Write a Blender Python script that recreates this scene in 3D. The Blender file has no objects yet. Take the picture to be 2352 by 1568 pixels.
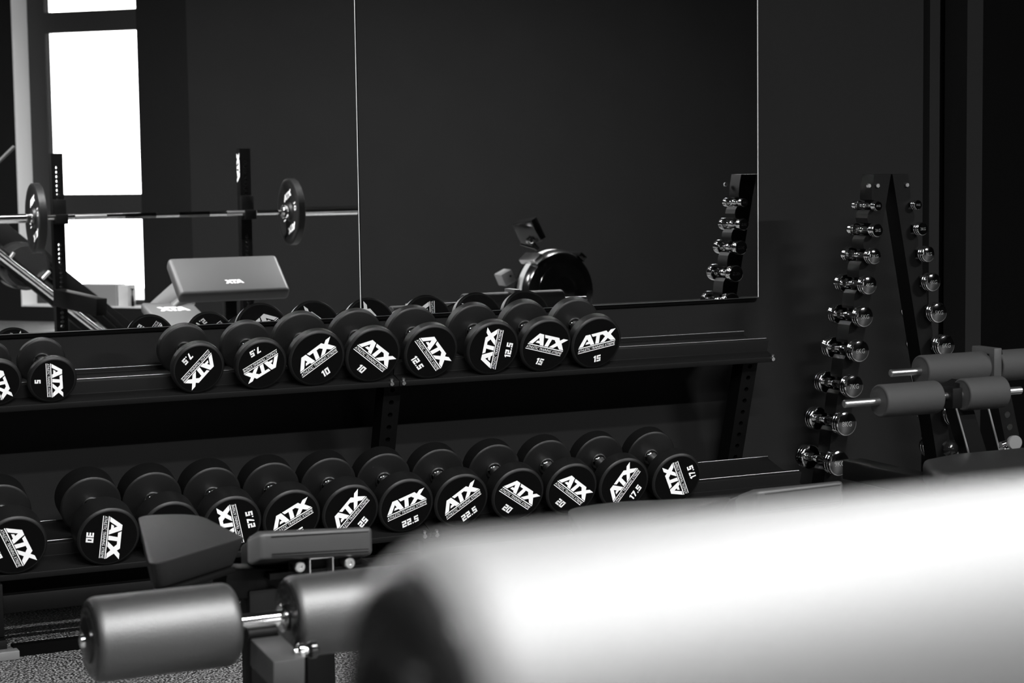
import bpy, bmesh, math, random
from mathutils import Vector, Matrix
from mathutils.geometry import tessellate_polygon
random.seed(7)
PI = math.pi
S = bpy.context.scene
COL = S.collection

# ------------------------------------------------------------------ camera, light, exposure
H = 1.215                                   # camera height above the floor
FPX = 4573.33                               # focal length in pixels of the 2352 px wide frame (70 mm)
YAW, PIT, ROL = math.radians(25.33), math.radians(5.21), math.radians(-0.79)
fw = Vector((math.sin(YAW)*math.cos(PIT), math.cos(YAW)*math.cos(PIT), -math.sin(PIT)))
r0 = Vector((math.cos(YAW), -math.sin(YAW), 0)); u0 = r0.cross(fw)
CR = r0*math.cos(ROL) + u0*math.sin(ROL)
CU = -r0*math.sin(ROL) + u0*math.cos(ROL)
cam = bpy.data.cameras.new('camera'); cam_o = bpy.data.objects.new('camera', cam); COL.objects.link(cam_o)
cam.sensor_width = 36.0; cam.lens = 70.0; cam.clip_start = 0.02; cam.clip_end = 100
M3 = Matrix((CR, CU, -fw)).transposed()
cam_o.matrix_world = Matrix.Translation((0, 0, H)) @ M3.to_4x4()
cam.dof.use_dof = True; cam.dof.focus_distance = 5.75; cam.dof.aperture_fstop = 7.0; cam.dof.aperture_blades = 0
S.camera = cam_o
S.view_settings.view_transform = 'Standard'; S.view_settings.look = 'None'
S.view_settings.gamma = 1.0; S.view_settings.exposure = 1.35; S.view_settings.use_curve_mapping = False
W = bpy.data.worlds.new('sky'); S.world = W; W.use_nodes = True
W.node_tree.nodes['Background'].inputs[0].default_value = (1, 1, 1, 1)
W.node_tree.nodes['Background'].inputs[1].default_value = 3.6
S.cycles.max_bounces = 8; S.cycles.glossy_bounces = 6; S.cycles.transparent_max_bounces = 8
S.cycles.sample_clamp_indirect = 6.0; S.cycles.caustics_reflective = True; S.cycles.caustics_refractive = False
S.cycles.use_denoising = True

def area(name, loc, size, power, to, sy=None, portal=False, parent=None):
    l = bpy.data.lights.new(name, 'AREA'); l.shape = 'RECTANGLE'; l.size = size; l.size_y = sy or size; l.energy = power
    o = bpy.data.objects.new(name, l); COL.objects.link(o); o.location = loc
    o.rotation_euler = (Vector(to) - Vector(loc)).to_track_quat('-Z', 'Y').to_euler()
    if portal: l.cycles.is_portal = True
    return o

CEIL = H + 2.15
DIAG = Vector((-0.69, -0.724, 0)).normalized(); DIN = Vector((DIAG.y, -DIAG.x, 0)); DIN = Vector((-0.724, 0.69, 0)).normalized()
CORNER = Vector((4.29, -3.79, 0))
def dg(t, out, z): p = CORNER + DIAG*t - DIN*out; return Vector((p.x, p.y, z))
WINS = [(0.436, 1.56), (2.3, 3.6), (4.3, 5.6)]
WZ0, WZ1 = H - 1.10, H + 1.95
for a, b in WINS:                            # daylight through each window opening
    c = dg((a+b)/2, 0.5, (WZ0+WZ1)/2)
    area('daylight_portal', c, b-a, 1, c + DIN, WZ1-WZ0, portal=True)
# slim ceiling lamps, the last added to brighten the mirrored wall (housings built below)
LAMPS = [((0.7, -0.2), 135), ((2.0, 1.3), 88), ((-1.6, 1.2), 14), ((6.2, -0.2), 200)]
for (x, y), p in LAMPS:
    area('lamp_light', (x, y, CEIL-0.075), 1.4, p, (x, y, 0), 0.14)

# ------------------------------------------------------------------ placing helpers
def ray(px, py):
    v = ((px-1176)*CR - (py-784)*CU)/FPX + fw
    return v / v.y
def at(px, py, Y): v = ray(px, py)*Y; return Vector((v.x, v.y, v.z+H))
MIR = 5.46                                   # the mirror's silvered plane
def mir(px, py, Yv): p = at(px, py, Yv); return Vector((p.x, 2*MIR-p.y, p.z))   # a place seen by way of the mirror

# ------------------------------------------------------------------ materials (the photograph is black and white)
def mat(name, v, rough=0.5, metal=0.0, spec=0.5, bump=0, bscale=200, coat=0, var=0, vscale=8, ior=1.5):
    m = bpy.data.materials.new(name); m.use_nodes = True; nt = m.node_tree; b = nt.nodes['Principled BSDF']
    b.inputs['Base Color'].default_value = (v, v, v, 1); b.inputs['Roughness'].default_value = rough
    b.inputs['Metallic'].default_value = metal; b.inputs['Specular IOR Level'].default_value = spec
    if coat: b.inputs['Coat Weight'].default_value = coat; b.inputs['Coat Roughness'].default_value = 0.1
    b.inputs['IOR'].default_value = ior
    tc = nt.nodes.new('ShaderNodeTexCoord')
    if bump:
        n = nt.nodes.new('ShaderNodeTexNoise'); n.inputs['Scale'].default_value = bscale; n.inputs['Detail'].default_value = 3
        nt.links.new(tc.outputs['Object'], n.inputs['Vector'])
        bp = nt.nodes.new('ShaderNodeBump'); bp.inputs['Strength'].default_value = bump; bp.inputs['Distance'].default_value = 0.002
        nt.links.new(n.outputs['Fac'], bp.inputs['Height']); nt.links.new(bp.outputs['Normal'], b.inputs['Normal'])
    if var:
        n = nt.nodes.new('ShaderNodeTexNoise'); n.inputs['Scale'].default_value = vscale
        nt.links.new(tc.outputs['Object'], n.inputs['Vector'])
        r = nt.nodes.new('ShaderNodeMapRange'); r.inputs['To Min'].default_value = v*(1-var); r.inputs['To Max'].default_value = v*(1+var)
        nt.links.new(n.outputs['Fac'], r.inputs['Value']); nt.links.new(r.outputs['Result'], b.inputs['Base Color'])
    return m
WALL = mat('dark_wall_paint', 0.0095, 0.8, spec=0.12, bump=0.25, bscale=900, var=0.1, vscale=3)
BLACKWALL = mat('black_door_paint', 0.0012, 0.8, spec=0.04)
EDGEM = mat('pale_edge_metal', 0.22, 0.35, metal=1)
CEILM = mat('ceiling_paint', 0.05, 0.9, spec=0.1)
RUBBER = mat('black_rubber', 0.005, 0.42, spec=0.32, bump=0.12, bscale=1500)
RUBBERF = mat('black_rubber_face', 0.0018, 0.6, spec=0.06, bump=0.1, bscale=1500)
PRINT = mat('white_print', 0.85, 0.6, spec=0.2)
STEEL = mat('black_powder_coat', 0.0022, 0.5, spec=0.1, bump=0.2, bscale=1800)
STEELG = mat('grey_powder_coat', 0.03, 0.5, spec=0.35, bump=0.15, bscale=1800)
TRAYM = mat('satin_black_sheet', 0.006, 0.55, spec=0.14, bump=0.12, bscale=1500)
CHROME = mat('chrome', 0.75, 0.07, metal=1)
DCHROME = mat('darkened_chrome', 0.13, 0.1, metal=1)  # dark tone puts the dumbbell faces' dark reflection into the metal colour
SATIN = mat('satin_metal', 0.55, 0.3, metal=1)
BOLTM = mat('zinc_bolt', 0.6, 0.3, metal=1)
VINYL = mat('black_vinyl', 0.013, 0.5, spec=0.12, bump=0.25, bscale=700)
VINYLG = mat('charcoal_vinyl', 0.008, 0.48, spec=0.48, bump=0.25, bscale=500, ior=1.8)
VINYLP = mat('grey_vinyl', 0.05, 0.5, spec=0.3, bump=0.2, bscale=500)
VINYLI = mat('mid_grey_vinyl', 0.10, 0.5, spec=0.5, bump=0.2, bscale=500)
VINYLW = mat('pale_vinyl', 0.04, 0.62, spec=0.36, bump=0.2, bscale=500, ior=1.8)
VINYLD = mat('black_end_vinyl', 0.012, 0.22, spec=0.6, bump=0.5, bscale=60)
VINYL2 = mat('glossy_black_vinyl', 0.03, 0.36, spec=0.5, bump=0.2, bscale=700)
FOAM = mat('black_foam', 0.028, 0.65, spec=0.2, bump=0.4, bscale=900)
FRAMEM = mat('dark_window_frame', 0.02, 0.5)
REVEAL = mat('white_reveal', 0.6, 0.7)
BOXM = mat('pale_cardboard', 0.22, 0.8)
PLASTIC = mat('gloss_black_plastic', 0.006, 0.15, spec=0.5)
GREYPL = mat('grey_plastic', 0.12, 0.4)
BANDM = mat('pale_flywheel_band', 0.4, 0.5)

MIRM = bpy.data.materials.new('mirror_silver'); MIRM.use_nodes = True
b = MIRM.node_tree.nodes['Principled BSDF']; b.inputs['Base Color'].default_value = (.88, .88, .88, 1); b.inputs['Metallic'].default_value = 1; b.inputs['Roughness'].default_value = 0.0
MEDGE = mat('bright_glass_edge', 0.6, 0.25, spec=0.8)

GLASS = bpy.data.materials.new('window_glass'); GLASS.use_nodes = True; nt = GLASS.node_tree; nt.nodes.clear()
out = nt.nodes.new('ShaderNodeOutputMaterial'); mx = nt.nodes.new('ShaderNodeMixShader'); tr = nt.nodes.new('ShaderNodeBsdfTransparent'); gl = nt.nodes.new('ShaderNodeBsdfGlossy'); gl.inputs['Roughness'].default_value = 0.02
fr = nt.nodes.new('ShaderNodeFresnel'); fr.inputs[0].default_value = 1.3
nt.links.new(fr.outputs[0], mx.inputs[0]); nt.links.new(tr.outputs[0], mx.inputs[1]); nt.links.new(gl.outputs[0], mx.inputs[2]); nt.links.new(mx.outputs[0], out.inputs[0])

FLOORM = bpy.data.materials.new('speckled_rubber_floor'); FLOORM.use_nodes = True; nt = FLOORM.node_tree; b = nt.nodes['Principled BSDF']
tc = nt.nodes.new('ShaderNodeTexCoord'); no = nt.nodes.new('ShaderNodeTexNoise'); no.inputs['Scale'].default_value = 170; no.inputs['Detail'].default_value = 1.5
rp = nt.nodes.new('ShaderNodeValToRGB'); rp.color_ramp.elements[0].position = 0.50; rp.color_ramp.elements[0].color = (.008, .008, .008, 1)
rp.color_ramp.elements[1].position = 0.60; rp.color_ramp.elements[1].color = (.42, .42, .42, 1)
nt.links.new(tc.outputs['Object'], no.inputs['Vector']); nt.links.new(no.outputs['Fac'], rp.inputs[0]); nt.links.new(rp.outputs[0], b.inputs['Base Color'])
b.inputs['Roughness'].default_value = 0.5; b.inputs['Specular IOR Level'].default_value = 0.5
LAMPM = bpy.data.materials.new('lamp_diffuser'); LAMPM.use_nodes = True; b = LAMPM.node_tree.nodes['Principled BSDF']
b.inputs['Emission Color'].default_value = (1, 1, 1, 1); b.inputs['Emission Strength'].default_value = 8

# ------------------------------------------------------------------ mesh builder
class MB:
    def __init__(s): s.bm = bmesh.new(); s.mats = []
    def mi(s, m):
        if m not in s.mats: s.mats.append(m)
        return s.mats.index(m)
    def faces(s, vs, fs, m):
        i = s.mi(m); bv = [s.bm.verts.new(v) for v in vs]
        for f in fs:
            try: s.bm.faces.new([bv[k] for k in f]).material_index = i
            except ValueError: pass
        return bv
    def poly(s, pts, m):                                    # flat polygon, may be concave
        i = s.mi(m); f = s.bm.faces.new([s.bm.verts.new(p) for p in pts]); f.material_index = i
        bmesh.ops.triangulate(s.bm, faces=[f])
    def prism(s, pts, vec, m, bevel=0, seg=3, taper=None):              # outline pushed along vec
        vec = Vector(vec); n = len(pts); i = s.mi(m); bm = bmesh.new()
        a = [bm.verts.new(p) for p in pts]; b = [bm.verts.new((Vector(p).lerp(taper[0], taper[1]) if taper else Vector(p))+vec) for p in pts]
        bm.faces.new(a); bm.faces.new(list(reversed(b)))
        for k in range(n): bm.faces.new([a[k], b[k], b[(k+1) % n], a[(k+1) % n]][::-1])
        bmesh.ops.recalc_face_normals(bm, faces=bm.faces[:])
        if bevel: bmesh.ops.bevel(bm, geom=bm.edges[:], offset=bevel, segments=seg, profile=0.5, affect='EDGES', clamp_overlap=True)
        for f in bm.faces: f.material_index = i
        s.merge(bm); return s
    def merge(s, bm):
        me = bpy.data.meshes.new('t'); bm.to_mesh(me); bm.free(); s.bm.from_mesh(me); bpy.data.meshes.remove(me)
    def box(s, c, size, m, rot=None, bevel=0, seg=2):
        bm = bmesh.new(); bmesh.ops.create_cube(bm, size=1)
        for v in bm.verts: v.co = Vector((v.co.x*size[0], v.co.y*size[1], v.co.z*size[2]))
        if bevel: bmesh.ops.bevel(bm, geom=bm.edges[:], offset=bevel, segments=seg, profile=0.5, affect='EDGES', clamp_overlap=True)
        R = rot.to_4x4() if rot else Matrix.Identity(4)
        bm.transform(Matrix.Translation(c) @ R)
        i = s.mi(m)
        for f in bm.faces: f.material_index = i
        s.merge(bm); return s
    def lathe(s, p, axis, prof, m, seg=48, mats=None):       # prof: (distance along axis, radius)
        p = Vector(p); ax = Vector(axis).normalized(); q = ax.orthogonal().normalized(); w = ax.cross(q)
        rings = []
        for d, r in prof:
            if r < 1e-6: rings.append([s.bm.verts.new(p + ax*d)])
            else: rings.append([s.bm.verts.new(p + ax*d + (q*math.cos(2*PI*k/seg) + w*math.sin(2*PI*k/seg))*r) for k in range(seg)])
        for j in range(len(rings)-1):
            A, B = rings[j], rings[j+1]; i = s.mi(mats[j] if mats else m)
            for k in range(seg):
                k2 = (k+1) % seg
                if len(A) == 1 and len(B) == 1: continue
                if len(A) == 1: f = s.bm.faces.new([A[0], B[k2], B[k]])
                elif len(B) == 1: f = s.bm.faces.new([A[k], A[k2], B[0]])
                else: f = s.bm.faces.new([A[k], A[k2], B[k2], B[k]])
                f.material_index = i
        return s
    def cyl(s, a, b, r, m, seg=24, r2=None, bev=0):
        a = Vector(a); L = (Vector(b)-a).length; r2 = r if r2 is None else r2; e = min(bev, L/2)
        pr = [(0, 0), (0, r-e), (e, r), (L-e, r2), (L, r2-e), (L, 0)] if e else [(0, 0), (0, r), (L, r2), (L, 0)]
        return s.lathe(a, Vector(b)-a, pr, m, seg)
    def bar(s, a, b, w, h, m, up=(0, 0, 1), bevel=0):         # rectangular bar from a to b
        a, b = Vector(a), Vector(b); d = (b-a).normalized(); up = Vector(up)
        x = d.cross(up).normalized(); z = x.cross(d).normalized()
        R = Matrix((x, d, z)).transposed()
        return s.box((a+b)/2, (w, (b-a).length, h), m, R, bevel)
    def build(s, name, parent=None, smooth=35, recalc=True):
        if recalc: bmesh.ops.recalc_face_normals(s.bm, faces=s.bm.faces[:])
        if parent is not None:
            base = parent
            while base.parent: base = base.parent
            s.bm.transform(Matrix.Translation(-base.location))
        me = bpy.data.meshes.new(name); s.bm.to_mesh(me); s.bm.free()
        for m in s.mats: me.materials.append(m)
        me.shade_smooth(); me.set_sharp_from_angle(angle=math.radians(smooth))
        o = bpy.data.objects.new(name, me); COL.objects.link(o)
        if parent is not None: o.parent = parent
        return o

def thing(name, loc, label, cat, group=None):
    o = bpy.data.objects.new(name, None); COL.objects.link(o); o.location = loc; o.empty_display_size = 0.1
    return tag(o, label, cat, group)
def tag(o, label, cat, group=None):
    o['label'] = label; o['category'] = cat
    if group: o['group'] = group
    return o
def struct(o): o['kind'] = 'structure'; return o
def stdbox(name, c, size, m, parent=None, bevel=0, rot=None): b = MB(); b.box(c, size, m, rot, bevel); return b.build(name, parent)

# perforated square tube: local frame x (width), y (depth), z (along); holes go through along y
def perf_tube(mb, base, X, Y, Z, w, d, L, holes, r, pitch, m, inner=None):
    P = lambda x, y, z: Vector(base) + Vector(X)*x + Vector(Y)*y + Vector(Z)*z
    i = mb.mi(m); ii = mb.mi(inner or m)
    def quad(*p, k=i): mb.bm.faces.new([mb.bm.verts.new(q) for q in p]).material_index = k
    cuts = []
    for z in holes: cuts.append((z-pitch/2, z+pitch/2, z))
    for y, sgn in ((-d/2, 1), (d/2, -1)):
        z0 = 0
        for a, b, c in cuts:
            if a > z0+1e-5: quad(P(-w/2, y, z0), P(w/2, y, z0), P(w/2, y, a), P(-w/2, y, a))
            per = []
            n = 4
            for k in range(n): per.append((w/2, -pitch/2+pitch*k/n))
            for k in range(n): per.append((w/2-w*k/n, pitch/2))
            for k in range(n): per.append((-w/2, pitch/2-pitch*k/n))
            for k in range(n): per.append((-w/2+w*k/n, -pitch/2))
            N = len(per)
            hol = [(r*math.cos(math.atan2(q, p)), r*math.sin(math.atan2(q, p))) for p, q in per]
            for k in range(N):
                k2 = (k+1) % N
                quad(P(per[k][0], y, c+per[k][1]), P(per[k2][0], y, c+per[k2][1]), P(hol[k2][0], y, c+hol[k2][1]), P(hol[k][0], y, c+hol[k][1]))
                if sgn == 1:
                    quad(P(hol[k][0], -d/2, c+hol[k][1]), P(hol[k2][0], -d/2, c+hol[k2][1]), P(hol[k2][0], d/2, c+hol[k2][1]), P(hol[k][0], d/2, c+hol[k][1]), k=ii)
            z0 = b
        quad(P(-w/2, y, z0), P(w/2, y, z0), P(w/2, y, L), P(-w/2, y, L))
    for x in (-w/2, w/2): quad(P(x, -d/2, 0), P(x, d/2, 0), P(x, d/2, L), P(x, -d/2, L))
    for z in (0, L): quad(P(-w/2, -d/2, z), P(w/2, -d/2, z), P(w/2, d/2, z), P(-w/2, d/2, z))

# ------------------------------------------------------------------ lettering
_tc = {}
def text_geo(t):
    if t not in _tc:
        cu = bpy.data.curves.new('txt', 'FONT'); cu.body = t; cu.resolution_u = 3; cu.align_x = 'LEFT'
        ob = bpy.data.objects.new('txt', cu); me = bpy.data.meshes.new_from_object(ob)
        vs = [(v.co.x, v.co.y) for v in me.vertices]; fs = [tuple(p.vertices) for p in me.polygons]
        x0 = min(v[0] for v in vs); x1 = max(v[0] for v in vs); y0 = min(v[1] for v in vs); y1 = max(v[1] for v in vs)
        vs = [((x-x0)/(x1-x0), (y-y0)/(y1-y0)) for x, y in vs]
        bpy.data.objects.remove(ob); bpy.data.curves.remove(cu); bpy.data.meshes.remove(me); _tc[t] = (vs, fs)
    return _tc[t]
A_ = [(8, 20), (170, 242), (267, 238), (338, 20), (258, 20), (244, 49), (150, 52), (180, 98), (217, 100), (195, 158), (96, 20)]
TX_ = [(288, 238), (609, 241), (642, 191), (705, 241), (808, 241), (697, 144), (785, 20), (692, 20), (629, 79), (556, 20), (462, 20), (575, 129), (526, 180), (468, 179), (438, 20), (357, 20), (392, 180), (314, 180)]
DIG = {'0': 'abcdef', '1': 'V', '2': 'abged', '3': 'abgcd', '5': 'afgcd', '7': 'abc'}
def digit_quads(ch):
    w, t, h = 0.66, 0.23, 1.0
    q = []
    R = lambda x0, y0, x1, y1: q.append([(x0, y0), (x1, y0), (x1, y1), (x0, y1)])
    if ch == '.': R(0.02, 0, 0.2, 0.2); return q, 0.22
    if ch == '1': q.append([(0.16, 0), (0.38, 0), (0.38, 1), (0.2, 1), (0.0, 0.86), (0.0, 0.7), (0.16, 0.76)]); return q, 0.4
    if ch == '7': q.append([(0, 1), (w, 1), (w, 0.8), (0.36, 0), (0.13, 0), (0.36, 0.78), (0, 0.78)]); return q, w
    for s_ in DIG[ch]:
        if s_ == 'a': R(0, h-t, w, h)
        if s_ == 'd': R(0, 0, w, t)
        if s_ == 'g': R(0, 0.5-t/2, w, 0.5+t/2)
        if s_ == 'f': R(0, 0.5, t, h-t/2)
        if s_ == 'b': R(w-t, 0.5, w, h-t/2)
        if s_ == 'e': R(0, t/2, t, 0.5)
        if s_ == 'c': R(w-t, t/2, w, 0.5)
    if ch == '0': pass
    return q, w
def flat(mb, pts, F, m):
    tri = tessellate_polygon([[Vector((p[0], p[1], 0)) for p in pts]])
    mb.faces([F(*p) for p in pts], tri, m)
def emblem(mb, F, w, m):                                   # three big letters only; F maps (u, v) to 3-D, w = width, centred
    k = w/800.0
    for P in (A_, TX_): flat(mb, P, lambda x, y: F((x-404)*k, (y-131)*k), m)
def draw_text(mb, t, F, x0, y0, w, h, m, shear=0.15):
    vs, fs = text_geo(t)
    mb.faces([F(x0+x*w+shear*h*y, y0+y*h) for x, y in vs], fs, m)
def full_logo(mb, F, w, num, m):                           # letters, bars, small line, weight
    k = w/787.0; ox, oy = 0.5*787, 0.04*787
    G = lambda u, v: F((u-ox)*k, (v-oy)*k)
    for P in (A_, TX_): flat(mb, P, G, m)
    for v0, v1, a, b in ((-9, 9, 0, 787), (-103, -90, -14, 767)): flat(mb, [(a-2, v0), (b-2, v0), (b+2, v1), (a+2, v1)], G, m)
    draw_text(mb, 'ATHLETIC TRAINING XTREME', G, -12, -76, 780, 50, m, 0.2)
    if num:
        hgt = 128; xs = []; x = 0
        for ch in num:
            q, wd = digit_quads(ch); xs.append((x, q)); x += wd+0.11
        x -= 0.11; cx = 372 - x*hgt/2; lift = 0
        for x, q in xs:
            for P in q:
                lift += 0.00001
                GG = lambda u, v, l=lift: G(u, v)
                flat(mb, [(cx+(x+px+0.12*py)*hgt, -292-hgt/2+py*hgt) for px, py in P], GG, m)

# ------------------------------------------------------------------ the room
XR, XL, YB, YF = 10.6, -3.6, 5.475, -8.2
def wall(name, a, b, th, z0=0, z1=None, m=WALL, side=1):
    z1 = CEIL if z1 is None else z1
    a, b = Vector((a[0], a[1], 0)), Vector((b[0], b[1], 0)); d = (b-a).normalized(); n = Vector((d.y, -d.x, 0))*side
    pts = [Vector((p.x, p.y, z0)) for p in (a, b, b+n*th, a+n*th)]
    mb = MB(); mb.prism(pts, (0, 0, z1-z0), m); return mb
XG = ray(2131, 300).x*YB                                   # where the wall ends at the doorway
w = wall('wall_back', (XL-0.2, YB), (XG-0.02, YB), 0.2, side=-1); struct(w.build('wall_back'))
w = wall('w', (5.45, YB), (XR+0.2, YB), 0.2, side=-1); struct(w.build('wall_back'))
struct(wall('w', (XG-0.02, YB), (5.45, YB), 0.2, z0=H+1.75, side=-1).build('wall_back'))
struct(wall('w', (XR, YB+0.2), (XR, CORNER.y-0.2), 0.2, side=-1).build('wall_right'))
struct(wall('w', (XL, YB), (XL, YF-0.2), 0.2).build('wall_left'))
struct(wall('w', (CORNER.x, CORNER.y), (XR, CORNER.y), 0.2).build('wall_front'))
END = CORNER + DIAG*((CORNER.y-YF)/0.724*1.0)
struct(wall('w', (XL, YF), (END.x, YF), 0.2).build('wall_front'))
mb = MB(); mb.box((3.5, -1.3, -0.05), (14.8, 14.2, 0.1), FLOORM); struct(mb.build('floor'))
mb = MB(); mb.box((3.5, -1.3, CEIL+0.05), (14.8, 14.2, 0.1), CEILM); struct(mb.build('ceiling'))
# diagonal wall with tall window openings
tE = (END-CORNER).length
def dbox(mb, t0, t1, o0, o1, z0, z1, m):
    pts = [dg(t0, o0, z0), dg(t1, o0, z0), dg(t1, o1, z0), dg(t0, o1, z0)]; mb.prism(pts, (0, 0, z1-z0), m)
mb = MB(); prev = 0.0
for a, b in WINS+[(tE, tE)]:
    dbox(mb, prev, a, 0, 0.3, 0, CEIL, WALL)
    if b > a: dbox(mb, a, b, 0, 0.3, 0, WZ0, WALL); dbox(mb, a, b, 0, 0.3, WZ1, CEIL, WALL)
    prev = b
struct(mb.build('wall_diagonal'))
for n, (a, b) in enumerate(WINS):
    root = thing('window_%d' % (n+1), dg((a+b)/2, 0.2, WZ0), '', ''); del root['label']; del root['category']; struct(root)
    rv = MB(); dbox(rv, b-0.012, b-0.001, 0.002, 0.30, WZ0, WZ1, REVEAL); dbox(rv, a+0.001, b-0.012, 0.002, 0.30, WZ0+0.001, WZ0+0.012, REVEAL); struct(rv.build('window_reveal', root))
    fr_ = MB(); o0, o1 = 0.2, 0.26
    zs = [(H-1.088, H-1.05), (H-0.42, H-0.225), (H+1.04, H+1.2), (H+1.87, WZ1)]
    dbox(fr_, b-0.17, b-0.012, o0, o1, WZ0+0.012, WZ1, FRAMEM); dbox(fr_, a+0.001, a+0.05, o0, o1, WZ0+0.012, WZ1, FRAMEM)
    dbox(fr_, b-0.20, b-0.17, o0+0.02, o1, WZ0+0.012, WZ1, SATIN)
    for z0, z1 in zs: dbox(fr_, a+0.05, b-0.17, o0, o1, max(z0, WZ0+0.012), z1, FRAMEM)
    struct(fr_.build('window_frame', root))
    g = MB()
    for (z0, z1) in ((H-1.05, H-0.42), (H-0.225, H+1.04), (H+1.2, H+1.87)): g.poly([dg(a+0.05, 0.235, z0), dg(b-0.2, 0.235, z0), dg(b-0.2, 0.235, z1), dg(a+0.05, 0.235, z1)], GLASS)
    struct(g.build('window_glass', root))
# doorway at the far right of the back wall
XA, XB, XC, XD = [ray(x, 300).x*YB for x in (2135, 2158, 2216, 2252)]
mb = MB(); mb.box(((XA+XB)/2, YB+0.05, CEIL/2-0.2), (XB-XA, 0.1, CEIL-0.42), WALL); struct(mb.build('trim_1'))
mb = MB(); mb.box(((XC+XD)/2, YB+0.05, CEIL/2-0.2), (XD-XC, 0.12, CEIL-0.42), WALL); struct(mb.build('trim_2'))
mb = MB(); mb.box(((XB+XC)/2, YB+0.19, 1.48), (XC-XB+0.3, 0.02, 2.96), BLACKWALL); struct(mb.build('door_2'))
dr = MB(); dr.box(((XD+5.45)/2, YB+0.06, 1.48), (5.45-XD-0.004, 0.05, 2.96), BLACKWALL, bevel=0.003); dd = struct(dr.build('door_1'))
# ceiling lamp housings
for k, ((x, y), p) in enumerate(LAMPS):
    r = thing('ceiling_lamp', (x, y, CEIL), ['long ceiling lamp behind the camera', 'long ceiling lamp above the weight bench row', 'long ceiling lamp by the left wall', 'added long ceiling lamp brightening the wall near the rowing machine'][k], 'lamp', 'long ceiling lamps')
    mb = MB(); mb.box((x, y, CEIL-0.03), (1.5, 0.2, 0.058), STEEL, bevel=0.004); mb.build('lamp_housing', r)
    mb = MB(); mb.box((x, y, CEIL-0.063), (1.42, 0.15, 0.008), LAMPM); mb.build('diffuser', r)

# ------------------------------------------------------------------ wall mirrors
ZM = H - 0.0828*MIR                                        # lower edge
XS = ray(828, 640).x*MIR; XE = ray(1741.5, 400).x*MIR
def mirror(x0, x1, label):
    r = thing('wall_mirror', ((x0+x1)/2, MIR, ZM), label, 'mirror', 'frameless wall mirror panels')
    g = MB(); g.box(((x0+x1)/2, MIR+0.003, (ZM+CEIL-0.2)/2), (x1-x0-0.004, 0.006, CEIL-0.2-ZM), MIRM); g.build('mirror_glass', r)
    e = MB()
    e.box((x1-0.0012, MIR+0.003, (ZM+CEIL-0.2)/2), (0.0022, 0.008, CEIL-0.2-ZM), MEDGE); e.box(((x0+x1)/2, MIR+0.003, ZM-0.0015), (x1-x0-0.004, 0.008, 0.0012), EDGEM); e.build('polished_edge', r)
    k = MB(); k.box(((x0+x1)/2, MIR+0.0085, (ZM-0.012+CEIL-0.2)/2), (x1-x0-0.01, 0.004, CEIL-0.2-ZM-0.006), STEEL); k.box(((x0+x1)/2, MIR+0.009, ZM-0.008), (x1-x0-0.01, 0.008, 0.009), BLACKWALL); k.build('backing_strip', r)
mirror(-1.4, XS, 'left frameless mirror panel showing the reflected window and barbell')
mirror(XS+0.001, XE, 'right frameless mirror panel showing the reflected rowing machine')

# ------------------------------------------------------------------ dumbbell rack
AL = math.radians(16.6); CA, SA = math.cos(AL), math.sin(AL)
E1 = Vector((0, CA, SA)); E2 = Vector((0, -SA, CA))
BU = Vector((0, 5.141, H-0.537)); BL = Vector((0, 4.956, H-0.928))      # reference face centres, upper and lower tier
rack = thing('dumbbell_rack', (2.1, 5.2, 0), 'long black two-tier dumbbell rack with tilted trays under the mirror', 'dumbbell rack')
def tray(base, x0, x1, fl, rr, e_r0, e_r1, e_end, lip):
    T = lambda a, b: base + E1*a + E2*b
    prof = [(fl, -rr-0.0012), (e_r0, -rr-0.0012), (e_r0, -0.047), (e_r1, -0.047), (e_r1, -rr-0.0012), (e_end, -rr-0.0012), (e_end, -rr+lip)]
    th = 0.003
    back = [(e_end+th, -rr+lip), (e_end+th, -rr-0.0012-th), (e_r1-th, -rr-0.0012-th), (e_r1-th, -0.047-th), (e_r0+th, -0.047-th), (e_r0+th, -rr-0.0012-th), (fl+th, -rr-0.0012-th), (fl+th, -rr-0.018), (fl, -rr-0.018)]
    pts = [T(a, b) for a, b in prof+back]
    mb = MB(); mb.prism([Vector((x0, p.y, p.z)) for p in pts], (x1-x0, 0, 0), TRAYM, bevel=0.0014, seg=2)
    t_ = mb.build('tray', rack, smooth=60)
    mb = MB()  # thin rods of paler metal draw a line along two edges
    for a, b in ((e_end+0.0015, -rr+lip+0.0005), (e_r1-0.001, -0.0462)):
        p, q = T(a, b), T(a, b); p.x = x0+0.001; q.x = x1-0.001; mb.cyl(p, q, 0.001, EDGEM, 8)
    mb.build('edge_line', t_)
    return t_
XM = 2.096
for x0, x1 in ((0.845, XM-0.001), (XM+0.001, 3.345)):
    tray(BU, x0, x1, 0.004, 0.0815, 0.055, 0.071, 0.196, 0.010)
    tray(BL, x0, x1, -0.022, 0.080, 0.060, 0.076, 0.245, 0.004)
posts = [0.905, 2.082+0.018, at(1727, 827, 5.225).x]
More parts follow.
